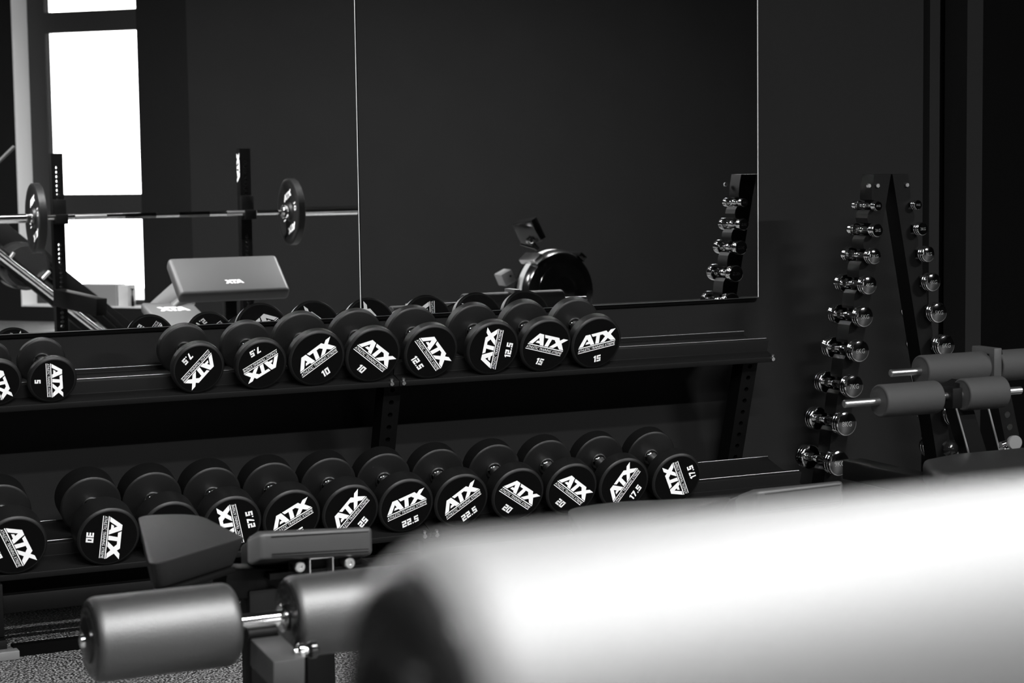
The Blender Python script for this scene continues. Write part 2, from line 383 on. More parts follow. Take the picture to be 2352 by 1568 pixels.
for px_ in posts:
    mb = MB(); top = BU + E1*0.088 + E2*(-0.088); top.x = px_
    Ln = (top.z-0.045)/CA
    hs = [Ln-0.045-0.0385*k for k in range(14)][::-1]
    perf_tube(mb, top-E2*Ln, (1, 0, 0), E1, E2, 0.052, 0.058, Ln, hs, 0.0075, 0.0385, STEEL, BLACKWALL)
    mb.build('upright', rack)
    mb = MB(); mb.box((px_, 4.975, 0.115), (0.06, 0.04, 0.135), STEEL, bevel=0.003); mb.build('front_leg', rack)
    mb = MB(); mb.bar((px_, 4.990, 0.168), (px_, 5.34, 0.205), 0.05, 0.03, STEEL); mb.build('bracket', rack)
    mb = MB(); mb.box((px_, 5.18, 0.0235), (0.062, 0.5, 0.045), STEEL, bevel=0.003); mb.box((px_+0.005, 4.925, 0.012), (0.10, 0.05, 0.023), GREYPL, bevel=0.003); mb.build('foot', rack)
mb = MB(); mb.box((2.1, 4.985, H-1.089), (2.42, 0.03, 0.046), STEELG if False else STEEL, bevel=0.002); mb.build('crossbar', rack)
mb = MB(); mb.box((2.1, 4.945, 0.015), (2.30, 0.03, 0.028), BLACKWALL); mb.build('base_rail', rack)
for (bx, base, fl) in ((2.072, BU, 0.01), (2.108, BU, 0.01), (2.076, BL, -0.016), (2.112, BL, -0.016), (3.335, BU, 0.01)):
    p = base + E1*fl + E2*(-0.089); p.x = bx
    mb = MB(); mb.cyl(p - E1*0.010, p+E1*0.012, 0.0062, BOLTM, 6); mb.cyl(p+E2*0.001-E1*0.002, p+E2*0.013-E1*0.002, 0.0048, BOLTM, 10); mb.build('bolt', rack)

# ------------------------------------------------------------------ round rubber dumbbells
def head_mesh(mb, y0, y1, r, m, mf, inner):     # disc from y0 (outer face) to y1 (inner face), axis along y
    s = 1 if y1 > y0 else -1; L = abs(y1-y0); c = 0.005
    prof = [(0, 0), (0, r-0.0085), (-0.0, r-0.0075), (0.0012, r-0.004), (c, r), (L-c*0.7, r), (L-0.0012, r-0.003), (L, r-0.006), (L, 0)]
    mats = [mf, mf, m, m, m, m, m, m]
    mb.lathe((0, y0, 0), (0, s, 0), prof, m, 72, mats)
_db = {}
WTS = {'5': (.064, .020), '7.5': (.0725, .026), '10': (.0815, .028), '12.5': (.0815, .031), '15': (.0815, .035),
       '17.5': (.080, .048), '20': (.080, .053), '22.5': (.080, .058), '25': (.080, .064), '27.5': (.080, .070), '30': (.080, .076)}
HL = 0.112
def db_meshes(wt):
    if wt in _db: return _db[wt]
    r, h = WTS[wt]; L = HL+2*h; lw = r*2*0.742
    out_ = []
    for s in (-1, 1):
        mb = MB(); head_mesh(mb, s*L/2, s*HL/2, r, RUBBER, RUBBERF, 0)
        yy = s*(L/2+0.0004)
        full_logo(mb, (lambda u, v, s=s, yy=yy: Vector((u*(-s), yy, v))), lw, wt, PRINT)
        o = mb.build('head', None, 40); out_.append(o)
    mb = MB()
    q = HL/2
    mb.lathe((0, -q, 0), (0, 1, 0), [(0, 0), (0, .025), (.004, .025), (.010, .0185), (.03, .0195), (HL/2, .0215), (HL-.03, .0195), (HL-.010, .0185), (HL-.004, .025), (HL, .025), (HL, 0)], CHROME, 32)
    out_.append(mb.build('handle', None, 50))
    _db[wt] = out_; return out_
def dumbbell(wt, X, base, ang, label, group, d1=0.0):
    r, h = WTS[wt]; L = HL+2*h
    first = wt not in _db; ms = db_meshes(wt)
    c = base + E1*(d1+L/2); off = (r - (0.0815 if base is BU else 0.080)); c = c + E2*off; 
    yf = (base+E1*d1).y
    c.x = X * (yf/base.y)
    o = thing('round_dumbbell', c, label, 'dumbbell', group)
    o.rotation_euler = (Matrix.Rotation(AL, 3, 'X') @ Matrix.Rotation(-math.radians(ang), 3, 'Y')).to_euler()
    for m in ms:
        k = m if first else m.copy()
        if not first: COL.objects.link(k)
        k.parent = o
UP = [('5', .976, -70, 'black dumbbell cut off by the left edge, on the upper tray'),
      ('5', 1.118, -85.6, 'black dumbbell marked 5 standing apart on the upper tray'),
      ('7.5', 1.507, -130.8, 'left dumbbell marked 7.5 on the upper tray, logo upside down'),
      ('7.5', 1.683, -149.5, 'right dumbbell marked 7.5 on the upper tray, beside the first 10'),
      ('10', 1.842, 36.4, 'dumbbell marked 10 with its lettering rising to the right'),
      ('10', 2.007, -38.5, 'dumbbell marked 10 with its lettering sloping down to the right'),
      ('12.5', 2.182, -51.7, 'dumbbell marked 12.5 with number at lower left, beside the 10'),
      ('12.5', 2.374, 84.3, 'dumbbell marked 12.5 with its lettering standing upright, beside the 15'),
      ('15', 2.542, -15.1, 'left of the two dumbbells marked 15 on the upper tray'),
      ('15', 2.708, 10.9, 'last dumbbell on the upper tray, marked 15, lettering tilted up')]
for wt, X, a, lb in UP: dumbbell(wt, X, BU, a, lb, 'round dumbbells on the upper tray', (0.035-WTS[wt][1])*0.5 if wt not in ('5', '7.5') else 0.004)
LO = [('30', .970, -65.9, 'leftmost big dumbbell on the lower tray, cut by the picture edge'),
      ('30', 1.205, -93.3, 'dumbbell marked 30 with vertical lettering on the lower tray'),
      ('27.5', 1.3675, -36, 'dumbbell on the lower tray mostly hidden behind the grey bench pad tip'),
      ('27.5', 1.531, 105.1, 'dumbbell marked 27.5 with lettering running upwards, right of the pad tip'),
      ('25', 1.695, 29.9, 'dumbbell whose 25 is half covered by the bench pad'),
      ('25', 1.861, 51.9, 'dumbbell marked 25 with steep lettering above the bench pad end'),
      ('22.5', 2.022, 21.1, 'left dumbbell marked 22.5 on the lower tray, nearly level lettering'),
      ('22.5', 2.186, 36.1, 'right dumbbell marked 22.5 on the lower tray, steeper lettering'),
      ('20', 2.359, -34.7, 'left dumbbell marked 20 on the lower tray'),
      ('20', 2.527, -38.0, 'right dumbbell marked 20, above the corner of the second bench'),
      ('17.5', 2.695, 57.2, 'dumbbell marked 17.5 with lettering rising to the right'),
      ('17.5', 2.869, 116.6, 'last dumbbell on the lower tray, marked 17.5, lettering tipped back')]
for wt, X, a, lb in LO: dumbbell(wt, X, BL, a, lb, 'round dumbbells on the lower tray', -(WTS[wt][1]-0.048))

# ------------------------------------------------------------------ upright tower with chrome dumbbells
tower = thing('dumbbell_tower', (3.686, 5.075, 0), 'black A-shaped tower holding two columns of chrome dumbbells', 'dumbbell stand')
TY0, TY1 = 5.046, 5.108
ZT = H-0.060
HZ = [-0.153, -0.226, -0.303, -0.389, -0.483, -0.585, -0.690, -0.801, -0.918, -1.04]
TS = 1.0145
LX = [3.565, 3.558, 3.544, 3.523, 3.504, 3.485, 3.461, 3.432, 3.404]
RX = [3.712, 3.724, 3.742, 3.759, 3.778, 3.803, 3.823, 3.845, 3.868]
RAD = [.0150, .0205, .0245, .0285, .0315, .0335, .0345, .0365, .0380, .0385]
def hrad(k): return max(.0095, min(.0125, RAD[k]*0.62))*1.25
def leg(side):
    ap = 3.686; sl = 0.200
    xin = lambda z: ap + side*sl*(H-0.078 - z) + side*0.002
    if side < 0: xin = lambda z: ap - 0.002 - sl*(H-0.075-z)
    wd = 0.056
    xo = lambda z: xin(z)+side*wd
    zs = [ZT]
    pts = [(xin(ZT), ZT), (xo(ZT)+side*0.010, ZT)]
    if side < 0: pts = [(ap-0.002, ZT), (xo(ZT)-0.008, ZT)]
    else: pts = [(ap+0.004, ZT), (xo(ZT)+0.008, ZT)]
    pts.append((xo(ZT-0.035)+side*0.008, ZT-0.035))
    for k, hz in enumerate(HZ[:9]):
        z = H+hz*TS; xc = (LX if side < 0 else RX)[k]*TS; hr = hrad(k)
        dp = xc - side*(hr+0.003)
        if (xo(z)-dp)*side < 0.006: dp = xo(z)-side*0.008
        pts += [(xo(z+hr+0.012)+side*0.004, z+hr+0.014), (xo(z+hr+0.002), z+hr+0.006), (dp, z+hr+0.002), (dp, z-hr-0.0015), (xo(z-0.02)+side*0.001, z-hr-0.0015), (xo(z-0.03)+side*0.006, z-hr-0.012), (xo(z-0.045)+side*0.006, z-hr-0.026)]
    pts += [(xo(0.03), 0.03), (xin(0.03), 0.03)]
    mb = MB(); mb.prism([Vector((x, TY0, z)) for x, z in pts], (0, TY1-TY0, 0), STEEL); return mb.build('leg', tower, 20)
leg(-1); leg(1)
mb = MB(); mb.box((3.686, (TY0+TY1)/2, 0.017), (0.60, 0.36, 0.03), STEEL, bevel=0.004); mb.build('base', tower)
for x, z in ((3.632, -.094), (3.742, -.094), (3.600, -.094)):
    mb = MB(); mb.cyl((x, TY0-0.007, H+z), (x, TY0+0.002, H+z), 0.0072, BOLTM, 6, bev=0.001); mb.build('bolt', tower)
_cd = {}
LEN = [.123, .138, .148, .152, .160, .168, .174, .182, .188, .19]
def chrome_db(k, X, z, label, group):
    r = RAD[k]; L = LEN[k]; c = Vector((X, 4.925-0.0+L/2-0.005*k*0.4, H+z)); c.y = 5.078
    o = thing('chrome_dumbbell', c, label, 'dumbbell', group)
    if k not in _cd:
        hh = L*0.205; ps = []
        for s in (-1, 1):
            mb = MB(); g = hh/3
            prof = [(0, 0), (0, r*0.86), (0.0008, r*0.9), (0.002, r*0.985), (0.004, r)]
            prof += [(g-.001, r), (g, r-.0013), (g+.001, r), (2*g-.001, r), (2*g, r-.0013), (2*g+.001, r), (hh-.004, r), (hh-.001, r*0.93), (hh, r*0.8), (hh, 0)]
            mats = [DCHROME]*2+[CHROME]*(len(prof)-3)
            mb.lathe((0, s*L/2, 0), (0, -s, 0), prof, CHROME, 40, mats)
            t = '%dKG' % (k+1); tw = r*0.95; th = r*0.42
            if k < 9: draw_text(mb, t, lambda u, v, s=s: Vector((-s*u, s*(L/2+0.0005), v)), -tw/2, -th/2, tw, th, SATIN, 0)
            p = mb.build('head', None, 40); ps.append(p)
        mb = MB(); q = L/2-hh; hr = max(.0095, min(.0125, r*0.62))
        mb.lathe((0, -q, 0), (0, 1, 0), [(0, hr*1.25), (.006, hr*1.1), (.010, hr*0.8), (.016, hr*0.8), (.020, hr), (q, hr*1.22), (2*q-.020, hr), (2*q-.016, hr*.8), (2*q-.010, hr*.8), (2*q-.006, hr*1.1), (2*q, hr*1.25)], CHROME, 24)
        ps.append(mb.build('handle', None, 50)); _cd[k] = ps; first = True
    else: first = False
    for m in _cd[k]:
        j = m if first else m.copy()
        if not first: COL.objects.link(j)
        j.parent = o
ordn = ['top', 'second', 'third', 'fourth', 'fifth', 'sixth', 'seventh', 'eighth', 'ninth']
for k in range(9):
    chrome_db(k, LX[k]*TS, HZ[k]*TS, 'chrome dumbbell marked %dKG, %s from the top in the left column of the tower' % (k+1, ordn[k]), 'chrome dumbbells in the left column')
for k in range(9):
    chrome_db(k, RX[k]*TS, HZ[k]*TS, 'chrome dumbbell, %s from the top in the right column of the tower' % ordn[k], 'chrome dumbbells in the right column')

# ------------------------------------------------------------------ rollers
def roller(a, b, r, m, mend, name, parent, rnd=0.02, cap=None):
    a, b = Vector(a), Vector(b); L = (b-a).length; mb = MB()
    pr = [(0, 0), (0, r-rnd-0.006), (0.001, r-rnd)]; ms = [mend, mend]
    for k in range(1, 7): t = k/6*PI/2; pr.append((rnd-rnd*math.cos(t), r-rnd+rnd*math.sin(t))); ms.append(mend if k < 4 else m)
    pr += [(L-rnd, r)]; ms.append(m)
    for k in range(1, 7): t = k/6*PI/2; pr.append((L-rnd+rnd*math.sin(t), r-rnd+rnd*math.cos(t))); ms.append(m if k < 5 else mend)
    pr += [(L, 0)]; ms.append(mend)
    mb.lathe(a, b-a, pr, m, 64, ms); ro = mb.build(name, parent, 50)
    if cap:
        mb = MB(); d = (b-a).normalized()
        mb.lathe(a-d*0.006, d, [(0, 0), (0.0, cap*0.8), (0.003, cap), (0.007, cap)], PLASTIC, 40); mb.lathe(a-d*0.012, d, [(0, 0), (0.001, .009), (.006, .011)], CHROME, 20); mb.build('end_cap', ro)
    return ro

# large roller close to the camera, resting on its own stand (the stand is below the frame)
NY, NR = 0.52, 0.060; NZ = H-(0.204*NY+NR*1.0206)-0.0015
near = thing('roller_pad_stand', (0.45, NY, 0), 'big pale blurred roller pad right in front of the camera', 'exercise roller')
roller((0.207, NY, NZ), (0.62, NY, NZ), NR, VINYLW, VINYLD, 'roller', near, 0.022, 0.030)
mb = MB(); mb.cyl((0.60, NY, NZ), (0.80, NY, NZ), 0.0125, CHROME); mb.build('rod', near)
mb = MB(); mb.box((0.80, NY, NZ/2+0.01), (0.05, 0.05, NZ+0.0), STEEL, bevel=0.003); mb.box((0.80, NY, 0.02), (0.4, 0.4, 0.036), STEEL, bevel=0.003); mb.build('post', near)

# ------------------------------------------------------------------ weight benches
def bench(px, z, label, group, rollers):
    P = [at(x, y, 1) for x, y in px]
    # project onto the horizontal plane at the pad's top height
    Q = []
    for x, y in px:
        r_ = ray(x, y); k = z/r_.z; Q.append(Vector((r_.x*k, k, H+z)))
    return Q
def pad_mesh(name, outline, th, m, parent, bevel=0.014, under=0.0):
    mb = MB(); cc = sum(outline, Vector())/len(outline)
    mb.prism(outline, (0, 0, -th), m, bevel=bevel, seg=3, taper=(cc, under)); return mb.build(name, parent, 50)
ZS = -0.695
def round_poly(P, rs, n=5):
    out_ = []
    for i, p in enumerate(P):
        a, b = P[i-1], P[(i+1) % len(P)]; r = rs[i]
        if not r: out_.append(p); continue
        u, v = (a-p).normalized()*r, (b-p).normalized()*r
        for k in range(n+1):
            t = k/n; out_.append(p + u*(1-t)**2 + v*t**2)
    return out_
def make_bench(px, label, arm):
    Q = bench(px, ZS, '', '', 0)
    P0, P1, P2, P3, P4 = Q[:5]
    P5 = at(px[5][0], px[5][1], P4.y + 0.02)
    ctr = (P0+P5)/2
    root = thing('weight_bench', (ctr.x, ctr.y+0.1, 0), label, 'bench', 'black upholstered weight benches')
    th = 0.056
    a_ = P0.lerp(P4, 0.84)
    seat = pad_mesh('seat_pad', round_poly([P0, P1, P2, a_], (.05, .04, .07, .0)), th, VINYL, root, 0.007, 0.16)
    mb = MB(); cc = (P0+P1+P2+P3)/4
    mb.prism([p.lerp(cc, 0.15)+Vector((0, 0, -th-0.001)) for p in (P0, P1, P2, a_)], (0, 0, -0.012), STEEL, bevel=0.003); mb.build('seat_board', seat)
    # second pad: runs off to the right, its top falling away from the camera
    end = P5; back = Vector((0.02, 0.20, -0.20*0.30))
    pts = [a_.lerp(P4, .1), P4, end, end+back, P4+back, P4+back*0.4]
    mb = MB(); mb.prism(pts, (0, 0, -th), VINYL2, bevel=0.009, seg=3); bp = mb.build('back_pad', root, 50)
    mb = MB()
    for f, zz in ((0.0006, -0.010), (0.0006, -th+0.012), (0.0006, -th+0.007)): mb.bar(P4+Vector((0.02, -f, zz)), end+Vector((-0.01, -f, zz)), 0.0012, 0.0012, STEEL)
    mb.build('seam', bp)
    mb = MB(); mb.box(((P4+end)/2)+Vector((0.02, 0.1, -th-0.036)), ((end-P4).length*0.9, 0.12, 0.012), STEEL); mb.build('pad_plate', root)
    # frame: spine, legs, feet
    mb = MB(); sp0 = P0.lerp(P1, .5)+Vector((0.16, 0.05, -0.105)); sp1 = end+Vector((0.0, 0.12, -0.135)); mb.bar(sp0, sp1, 0.06, 0.06, STEEL, bevel=0.004); mb.build('spine', root)
    for q, nm in ((sp0+Vector((0.08, 0, -0.02)), 'leg'), (sp1+Vector((-0.08, 0, -0.02)), 'leg')):
        mb = MB(); mb.box((q.x, q.y, q.z/2+0.01), (0.06, 0.06, q.z-0.02), STEEL, bevel=0.004); mb.build(nm, root)
        mb = MB(); mb.box((q.x, q.y, 0.022), (0.07, 0.46, 0.04), STEEL, bevel=0.004); mb.build('foot', root)
    return root, Q, end
bA, QA, endA = make_bench([(342, 1300), (315, 1183), (452, 1177), (548, 1243), (600, 1222), (856, 1208)], 'dark weight bench with two chrome-mounted rollers in the left foreground', True)
bB, QB, endB = make_bench([(1345, 1235), (1300, 1168), (1405, 1151), (1515, 1183), (1738, 1125), (1938, 1102)], 'dark weight bench mostly hidden behind the big blurred roller', False)
# bracket, bolts and open square tube below the back pad of the first bench
by = 3.60
c1, c2 = at(735, 1304, by), at(745, 1296, by)
mb = MB(); mb.box(at(745, 1300, by+0.03), (0.15, 0.008, 0.045), STEEL, bevel=0.002); mb.build('bracket', bA)
for p in ((688, 1301), (802, 1292)):
    q = at(p[0], p[1], by); mb = MB(); mb.lathe(q, (0, -1, 0), [(-.03, .0), (-.03, .011), (0.004, .011), (.006, .009), (.006, .004), (.002, .0035), (.002, 0)], BOLTM, 24); mb.build('bolt', bA)
tb = MB(); c = at(735, 1306, by); s_ = 0.0235
for dx, dz, sx, sz in ((0, s_, .05, .0025), (0, -s_, .05, .0025), (s_, 0, .0025, .05), (-s_, 0, .0025, .05)): tb.box(c+Vector((dx, 0.06, dz)), (sx, 0.14, sz), SATIN)
tb.box(c+Vector((0, 0.10, 0)), (0.044, 0.004, 0.044), BLACKWALL); tb.build('open_tube', bA)
# leg rollers of the first bench
RY, RR = 3.0, 0.066
zA = at(215, 1465, RY).z; xs = [at(x, 1450, RY).x for x in (203, 537, 657, 960)]
zc = (at(215, 1465, RY).z + at(515, 1438, RY).z)/2
roller((xs[0]-0.002, RY, zc), (xs[1], RY, zc), RR, VINYLG, VINYLD, 'roller', bA, 0.017, 0.036)
roller((xs[2], RY, zc), (xs[3], RY, zc), RR, VINYLG, VINYLD, 'roller', bA, 0.017)
mb = MB(); mb.cyl((xs[1]-0.01, RY, zc), (xs[2]+0.01, RY, zc), 0.0135, CHROME, 32)
for x in (xs[1]+0.001, xs[2]-0.009): mb.cyl((x, RY, zc), (x+0.008, RY, zc), 0.023, CHROME, 32, bev=0.002)
mb.build('rod', bA)
ap_ = at(632, 1463, 2.93); az = zc-0.045
mb = MB(); mb.cyl((ap_.x-0.024, RY, zc-0.020), (ap_.x+0.024, RY, zc-0.020), 0.012, STEEL, 16)
mb.box((ap_.x+0.004, 2.935, az-0.008), (0.052, 0.115, 0.045), STEELG, Matrix.Rotation(math.radians(6), 3, 'X'), bevel=0.003); mb.build('arm_head', bA)
mb = MB(); mb.box((ap_.x+0.004, 2.885, (az-0.05)/2+0.06), (0.054, 0.054, az-0.16), STEEL, bevel=0.004)
for z in (0.05, .09, .13): mb.cyl((ap_.x+0.004, 2.855, az-0.03-z), (ap_.x+0.004, 2.859, az-0.03-z), 0.006, BLACKWALL, 12)
mb.build('arm', bA)
mb = MB(); mb.bar((ap_.x+0.004, 2.90, 0.13), (QA[0].x+0.30, 3.62, 0.13), 0.05, 0.05, STEEL); mb.build('arm_link', bA)
kn = at(712, 1492, 2.90); mb = MB(); mb.cyl((ap_.x+0.02, kn.y, kn.z), (kn.x-0.003, kn.y, kn.z), 0.0065, CHROME, 16); mb.cyl((kn.x-0.004, kn.y, kn.z), (kn.x+0.012, kn.y, kn.z), 0.014, PLASTIC, 20, bev=0.004)
mb.cyl((ap_.x+0.026, kn.y, kn.z), (ap_.x+0.036, kn.y, kn.z), 0.013, CHROME, 20, bev=0.002); mb.build('pull_pin', bA)

# ------------------------------------------------------------------ adjustable bench with foam rollers at the right
MY = 4.05; FR = 0.0400
mc = thing('sit_up_bench', (3.25, 4.0, 0), 'dark sit-up bench with four black foam rollers before the chrome dumbbell tower', 'bench')
def foam(px0, px1, py0, Y, rod0, rod1, z=None):
    z = at(*py0, Y).z if z is None else z
    a, b = at(px0, py0[1], Y), at(px1, py0[1], Y)
    roller((a.x, Y, z), (b.x, Y, z), FR, FOAM, FOAM, 'foam_roller', mc, 0.006)
    return z
zu = foam(2113, 2258, (2115, 852), MY, 0, 0)
foam(2283, 2415, (2115, 852), MY, 0, 0, z=zu)
zl = foam(2018, 2150, (2020, 921), 3.90, 0, 0)
foam(2207, 2300, (2020, 921), 3.90, 0, 0, z=zl)
mb = MB(); a = at(2045, 854, MY); mb.cyl((a.x, MY, zu), (3.575, MY, zu), 0.0095, SATIN, 24, bev=0.002); mb.build('rod', mc)
mb = MB(); a = at(1938, 926, 3.90); b_ = at(2345, 890, 3.90); mb.cyl((a.x, 3.90, zl), (b_.x, 3.90, zl), 0.0095, SATIN, 24, bev=0.002); mb.build('rod', mc)
# arms
def armplate(pxt, pxb, Y, w, holes, name):
    t, b = at(*pxt, Y), at(*pxb, Y-0.0); d = (t-b); L = d.length; Z = d.normalized(); X = Vector((0, 1, 0)).cross(Z).normalized(); 
    mb = MB(); hs = [L*h for h in holes]
    perf_tube(mb, b, X, (0, 1, 0), Z, w, 0.05, L, hs, 0.0085, 0.0285, STEEL, SATIN); mb.build(name, mc)
armplate((2270, 806), (2325, 1075), MY-0.0, 0.046, [0.365, 0.47, 0.575, 0.685], 'arm')
armplate((2185, 880), (2245, 1075), 3.93, 0.046, [], 'arm')
for px_, py_ in (((2262, 875), (2300, 1050)), ((2192, 905), (2226, 1046))):
    pass
mb = MB(); mb.bar(at(2252, 868, MY-0.029), at(2300, 1050, MY-0.029), 0.004, 0.003, SATIN, up=(0, 1, 0)); mb.build('arm_edge', mc)
mb = MB(); mb.bar(at(2187, 905, 3.90), at(2228, 1050, 3.90), 0.004, 0.003, SATIN, up=(0, 1, 0)); mb.build('arm_edge', mc)
mb = MB(); mb.box(at(2266, 830, MY-0.0), (0.024, 0.09, 0.075), STEELG, bevel=0.002); mb.build('roller_bracket', mc)
mb = MB(); mb.box(at(2185, 912, 3.90), (0.03, 0.05, 0.05), STEEL, bevel=0.003); mb.build('roller_bracket', mc)
q = at(2333, 1017, 3.93); mb = MB(); mb.cyl(q+Vector((-0.03, .02, -.005)), q+Vector((0, 0.02, 0)), .008, CHROME); mb.lathe(q, (-0.3, -1, 0), [(-.02, 0), (-.02, .016), (-.004, .0185), (0, .0165), (0, 0)], GREYPL, 28); mb.build('knob', mc)
q = at(2308, 1025, 3.95); mb = MB(); mb.lathe(q, (-0.6, -1, 0), [(-.014, 0), (-.012, .009), (-.004, .0145), (.004, .012), (.009, .006), (.010, 0)], CHROME, 24); mb.build('knob', mc)
q = at(2183, 1030, 3.95); mb = MB(); mb.lathe(q, (-0.6, -1, 0), [(-.02, 0), (-.018, .014), (-.006, .021), (.008, .018), (.016, .009), (.018, 0)], PLASTIC, 28); mb.build('knob', mc)
# its pad and base
pz = at(2260, 1062, 3.72).z
p0 = at(2172, 1075, 3.62); L_ = 0.62
mb = MB(); ol = []
for (x, y) in ((0, 0), (.03, .10), (.10, .22), (.22, .26), (L_, .26), (L_, -.12), (.10, -.12)): ol.append(Vector((p0.x+x, 3.62+y, pz)))
mb.prism(ol, (0, 0, -0.06), VINYL, bevel=0.018, seg=4); mb.build('seat_pad', mc, 50)
mb = MB(); mb.box((p0.x+0.32, 3.72, pz-0.095), (0.5, 0.06, 0.06), STEEL, bevel=0.004); mb.box((p0.x+0.13, 3.96, pz-0.07), (0.06, 0.42, 0.05), STEEL, bevel=0.004); mb.build('spine', mc)
for xx in (0.13, 0.50):
    mb = MB(); mb.box((p0.x+xx, 3.72, (pz-0.12)/2+0.01), (0.06, 0.06, pz-0.14), STEEL, bevel=0.004); mb.build('leg', mc)
    mb = MB(); mb.box((p0.x+xx, 3.72, 0.022), (0.07, 0.5, 0.04), STEEL, bevel=0.004); mb.build('foot', mc)

# ================================================================== things seen only in the mirror
# ---- squat stand and barbell
BY = 2*MIR-10.6
st = thing('squat_stand', (2.89, BY, 0), 'black squat stand with perforated posts, seen in the mirror before the window', 'squat rack')
zb = mir(400, 493, 10.6).z
for (pt, pb, first) in (((137, 352), (137, 500), True), ((570, 341), (570, 500), False)):
    x = mir(pt[0], 420, 10.6).x; zt = mir(*pt, 10.6).z
    mb = MB(); Ln = zt-0.06; hs = [Ln-0.075-0.0242*k for k in range(36)][::-1]
    hs = [h for h in hs if not (zb-0.13 < h+0.06 < zb+0.09)]
    perf_tube(mb, (x, BY-0.075, 0.06), (1, 0, 0), (0, 1, 0), (0, 0, 1), 0.062, 0.058, Ln, hs, 0.0098, 0.0242, STEEL)
    up = mb.build('upright', st)
    F = lambda u, v, x=x, zt=zt: Vector((x-0.0315, BY-0.075 + v, zt-0.10+u))
    if not first:
        mb = MB(); emblem(mb, lambda u, v: Vector((x-0.0315, BY-0.075+v, zt-0.105+u)), 0.165, PRINT)
        mb.build('emblem', up)
    mb = MB(); mb.box((x, BY-0.030, zb+0.03), (0.070, 0.03, 0.13), STEEL, bevel=0.003); mb.box((x, BY, zb-0.025), (0.065, 0.06, 0.02), STEEL, bevel=0.003); mb.box((x, BY+0.030, zb-0.008), (0.065, 0.012, 0.05), STEEL, bevel=0.003); mb.build('bar_holder', st)
    mb = MB(); mb.box((x, BY-0.0, 0.03), (0.07, 1.1, 0.056), STEEL, bevel=0.004); mb.build('foot', st)
    if first:
        mb = MB(); mb.bar((x-0.02, BY-0.03, zb-0.425), (x+0.13, BY+0.30, zb-0.465), 0.07, 0.09, STEEL, bevel=0.004); mb.build('safety_arm', st)
xa, xb = mir(137, 420, 10.6).x, mir(570, 420, 10.6).x
mb = MB(); mb.box(((xa+xb)/2, BY-0.48, 0.03), (xb-xa-0.07, 0.07, 0.056), STEEL, bevel=0.004); mb.build('crossbar', st)
bar = thing('barbell', ((xa+xb)/2, BY, zb), 'long chrome barbell resting on the squat stand, seen in the mirror', 'barbell')
cx = 2.955; BZ = zb+0.0
mb = MB(); mb.cyl((cx-0.655, BY, BZ), (cx+0.655, BY, BZ), 0.014, CHROME, 24); mb.build('shaft', bar)
for x in (-0.42, -0.15, 0.15, 0.42):
    mb = MB(); mb.cyl((cx+x-0.085, BY, BZ), (cx+x+0.085, BY, BZ), 0.0146, DCHROME if abs(x) < 0.3 else SATIN, 24); mb.build('knurling', bar)
for s in (-1, 1):
    mb = MB(); mb.cyl((cx+s*0.655, BY, BZ), (cx+s*0.685, BY, BZ), 0.037, CHROME, 32, bev=0.004); mb.cyl((cx+s*0.685, BY, BZ), (cx+s*1.10, BY, BZ), 0.0245, CHROME, 32, bev=0.002); mb.build('sleeve', bar)
def plate(s, label):
    o = thing('weight_plate', (cx+s*0.712, BY, BZ), label, 'weight plate', 'weight plates on the barbell')
    mb = MB(); x0 = cx+s*0.687; R = 0.185
    mb.lathe((x0, BY, BZ), (s, 0, 0), [(0.006, 0.0262), (0, 0.034), (0, 0.045), (0.012, 0.055), (0.014, 0.135), (0.002, 0.155), (0, 0.178), (0.004, R), (0.040, R), (0.044, 0.178), (0.042, 0.155), (0.032, 0.135), (0.032, 0.055), (0.044, 0.045), (0.044, 0.0262), (0.006, 0.0262)], RUBBER, 72)
    mb.build('disc', o, 40)
    mb = MB()
    for sx in (-1, 1):
        xf = x0+s*(0.0125 if sx == -1 else 0.033)-s*0.0*sx
        for a, kind in ((90, 'L'), (270, 'L'), (0, 'N'), (180, 'N')):
            ca, sa = math.cos(math.radians(a+20)), math.sin(math.radians(a+20))
            def F(u, v, xf=xf, ca=ca, sa=sa, sx=sx):
                # v radial outwards, u tangential
                hy = ca*(0.095+v) - sa*(-u); hz = sa*(0.095+v) + ca*(-u)
                return Vector((xf+(-0.0006*s if sx == -1 else 0.0006*s), BY+hy*(1 if sx*s < 0 else -1), BZ+hz))
            if kind == 'L': emblem(mb, F, 0.13, PRINT)
            else: draw_text(mb, '10', F, -0.022, -0.016, 0.044, 0.032, PRINT, 0)
    mb.build('lettering', o)
    return o
plate(-1, 'left weight plate on the mirrored barbell, in front of the bright window')
plate(1, 'right weight plate on the mirrored barbell, against the plain dark wall')

# ---- preacher curl bench
PY = 2*MIR-9.6
pr = thing('preacher_bench', (3.0, PY-0.1, 0), 'preacher curl bench with a wide grey arm pad, seen in the mirror', 'bench')
tl, tr_, br_, bl_ = mir(389, 588, 9.68), mir(640, 585, 9.68), mir(657, 675, 9.50), mir(405, 675, 9.50)
zt_ = (tl.z+tr_.z)/2; zb_ = (br_.z+bl_.z)/2 + 0.012
x0, x1 = (tl.x+bl_.x)/2, (tr_.x+br_.x)/2
yt, yb = tl.y, bl_.y+0.04
n_ = Vector((0, (zt_-zb_), (yb-yt))).normalized()
mb = MB(); mb.prism([Vector((x0, yt, zt_)), Vector((x1, yt, zt_)), Vector((x1, yb, zb_)), Vector((x0, yb, zb_))], -n_*0.07, VINYLP, bevel=0.022, seg=4); ppad = mb.build('arm_pad', pr, 50)
up_ = Vector((0, yt-yb, zt_-zb_)).normalized()
cc_ = Vector(((x0+x1)/2+0.01, (yt*.28+yb*.72), (zt_*.28+zb_*.72))) + n_*0.0012
mb = MB(); emblem(mb, lambda u, v: cc_ + Vector((-u, 0, 0)) + up_*v, 0.098, PRINT); mb.build('emblem', ppad)
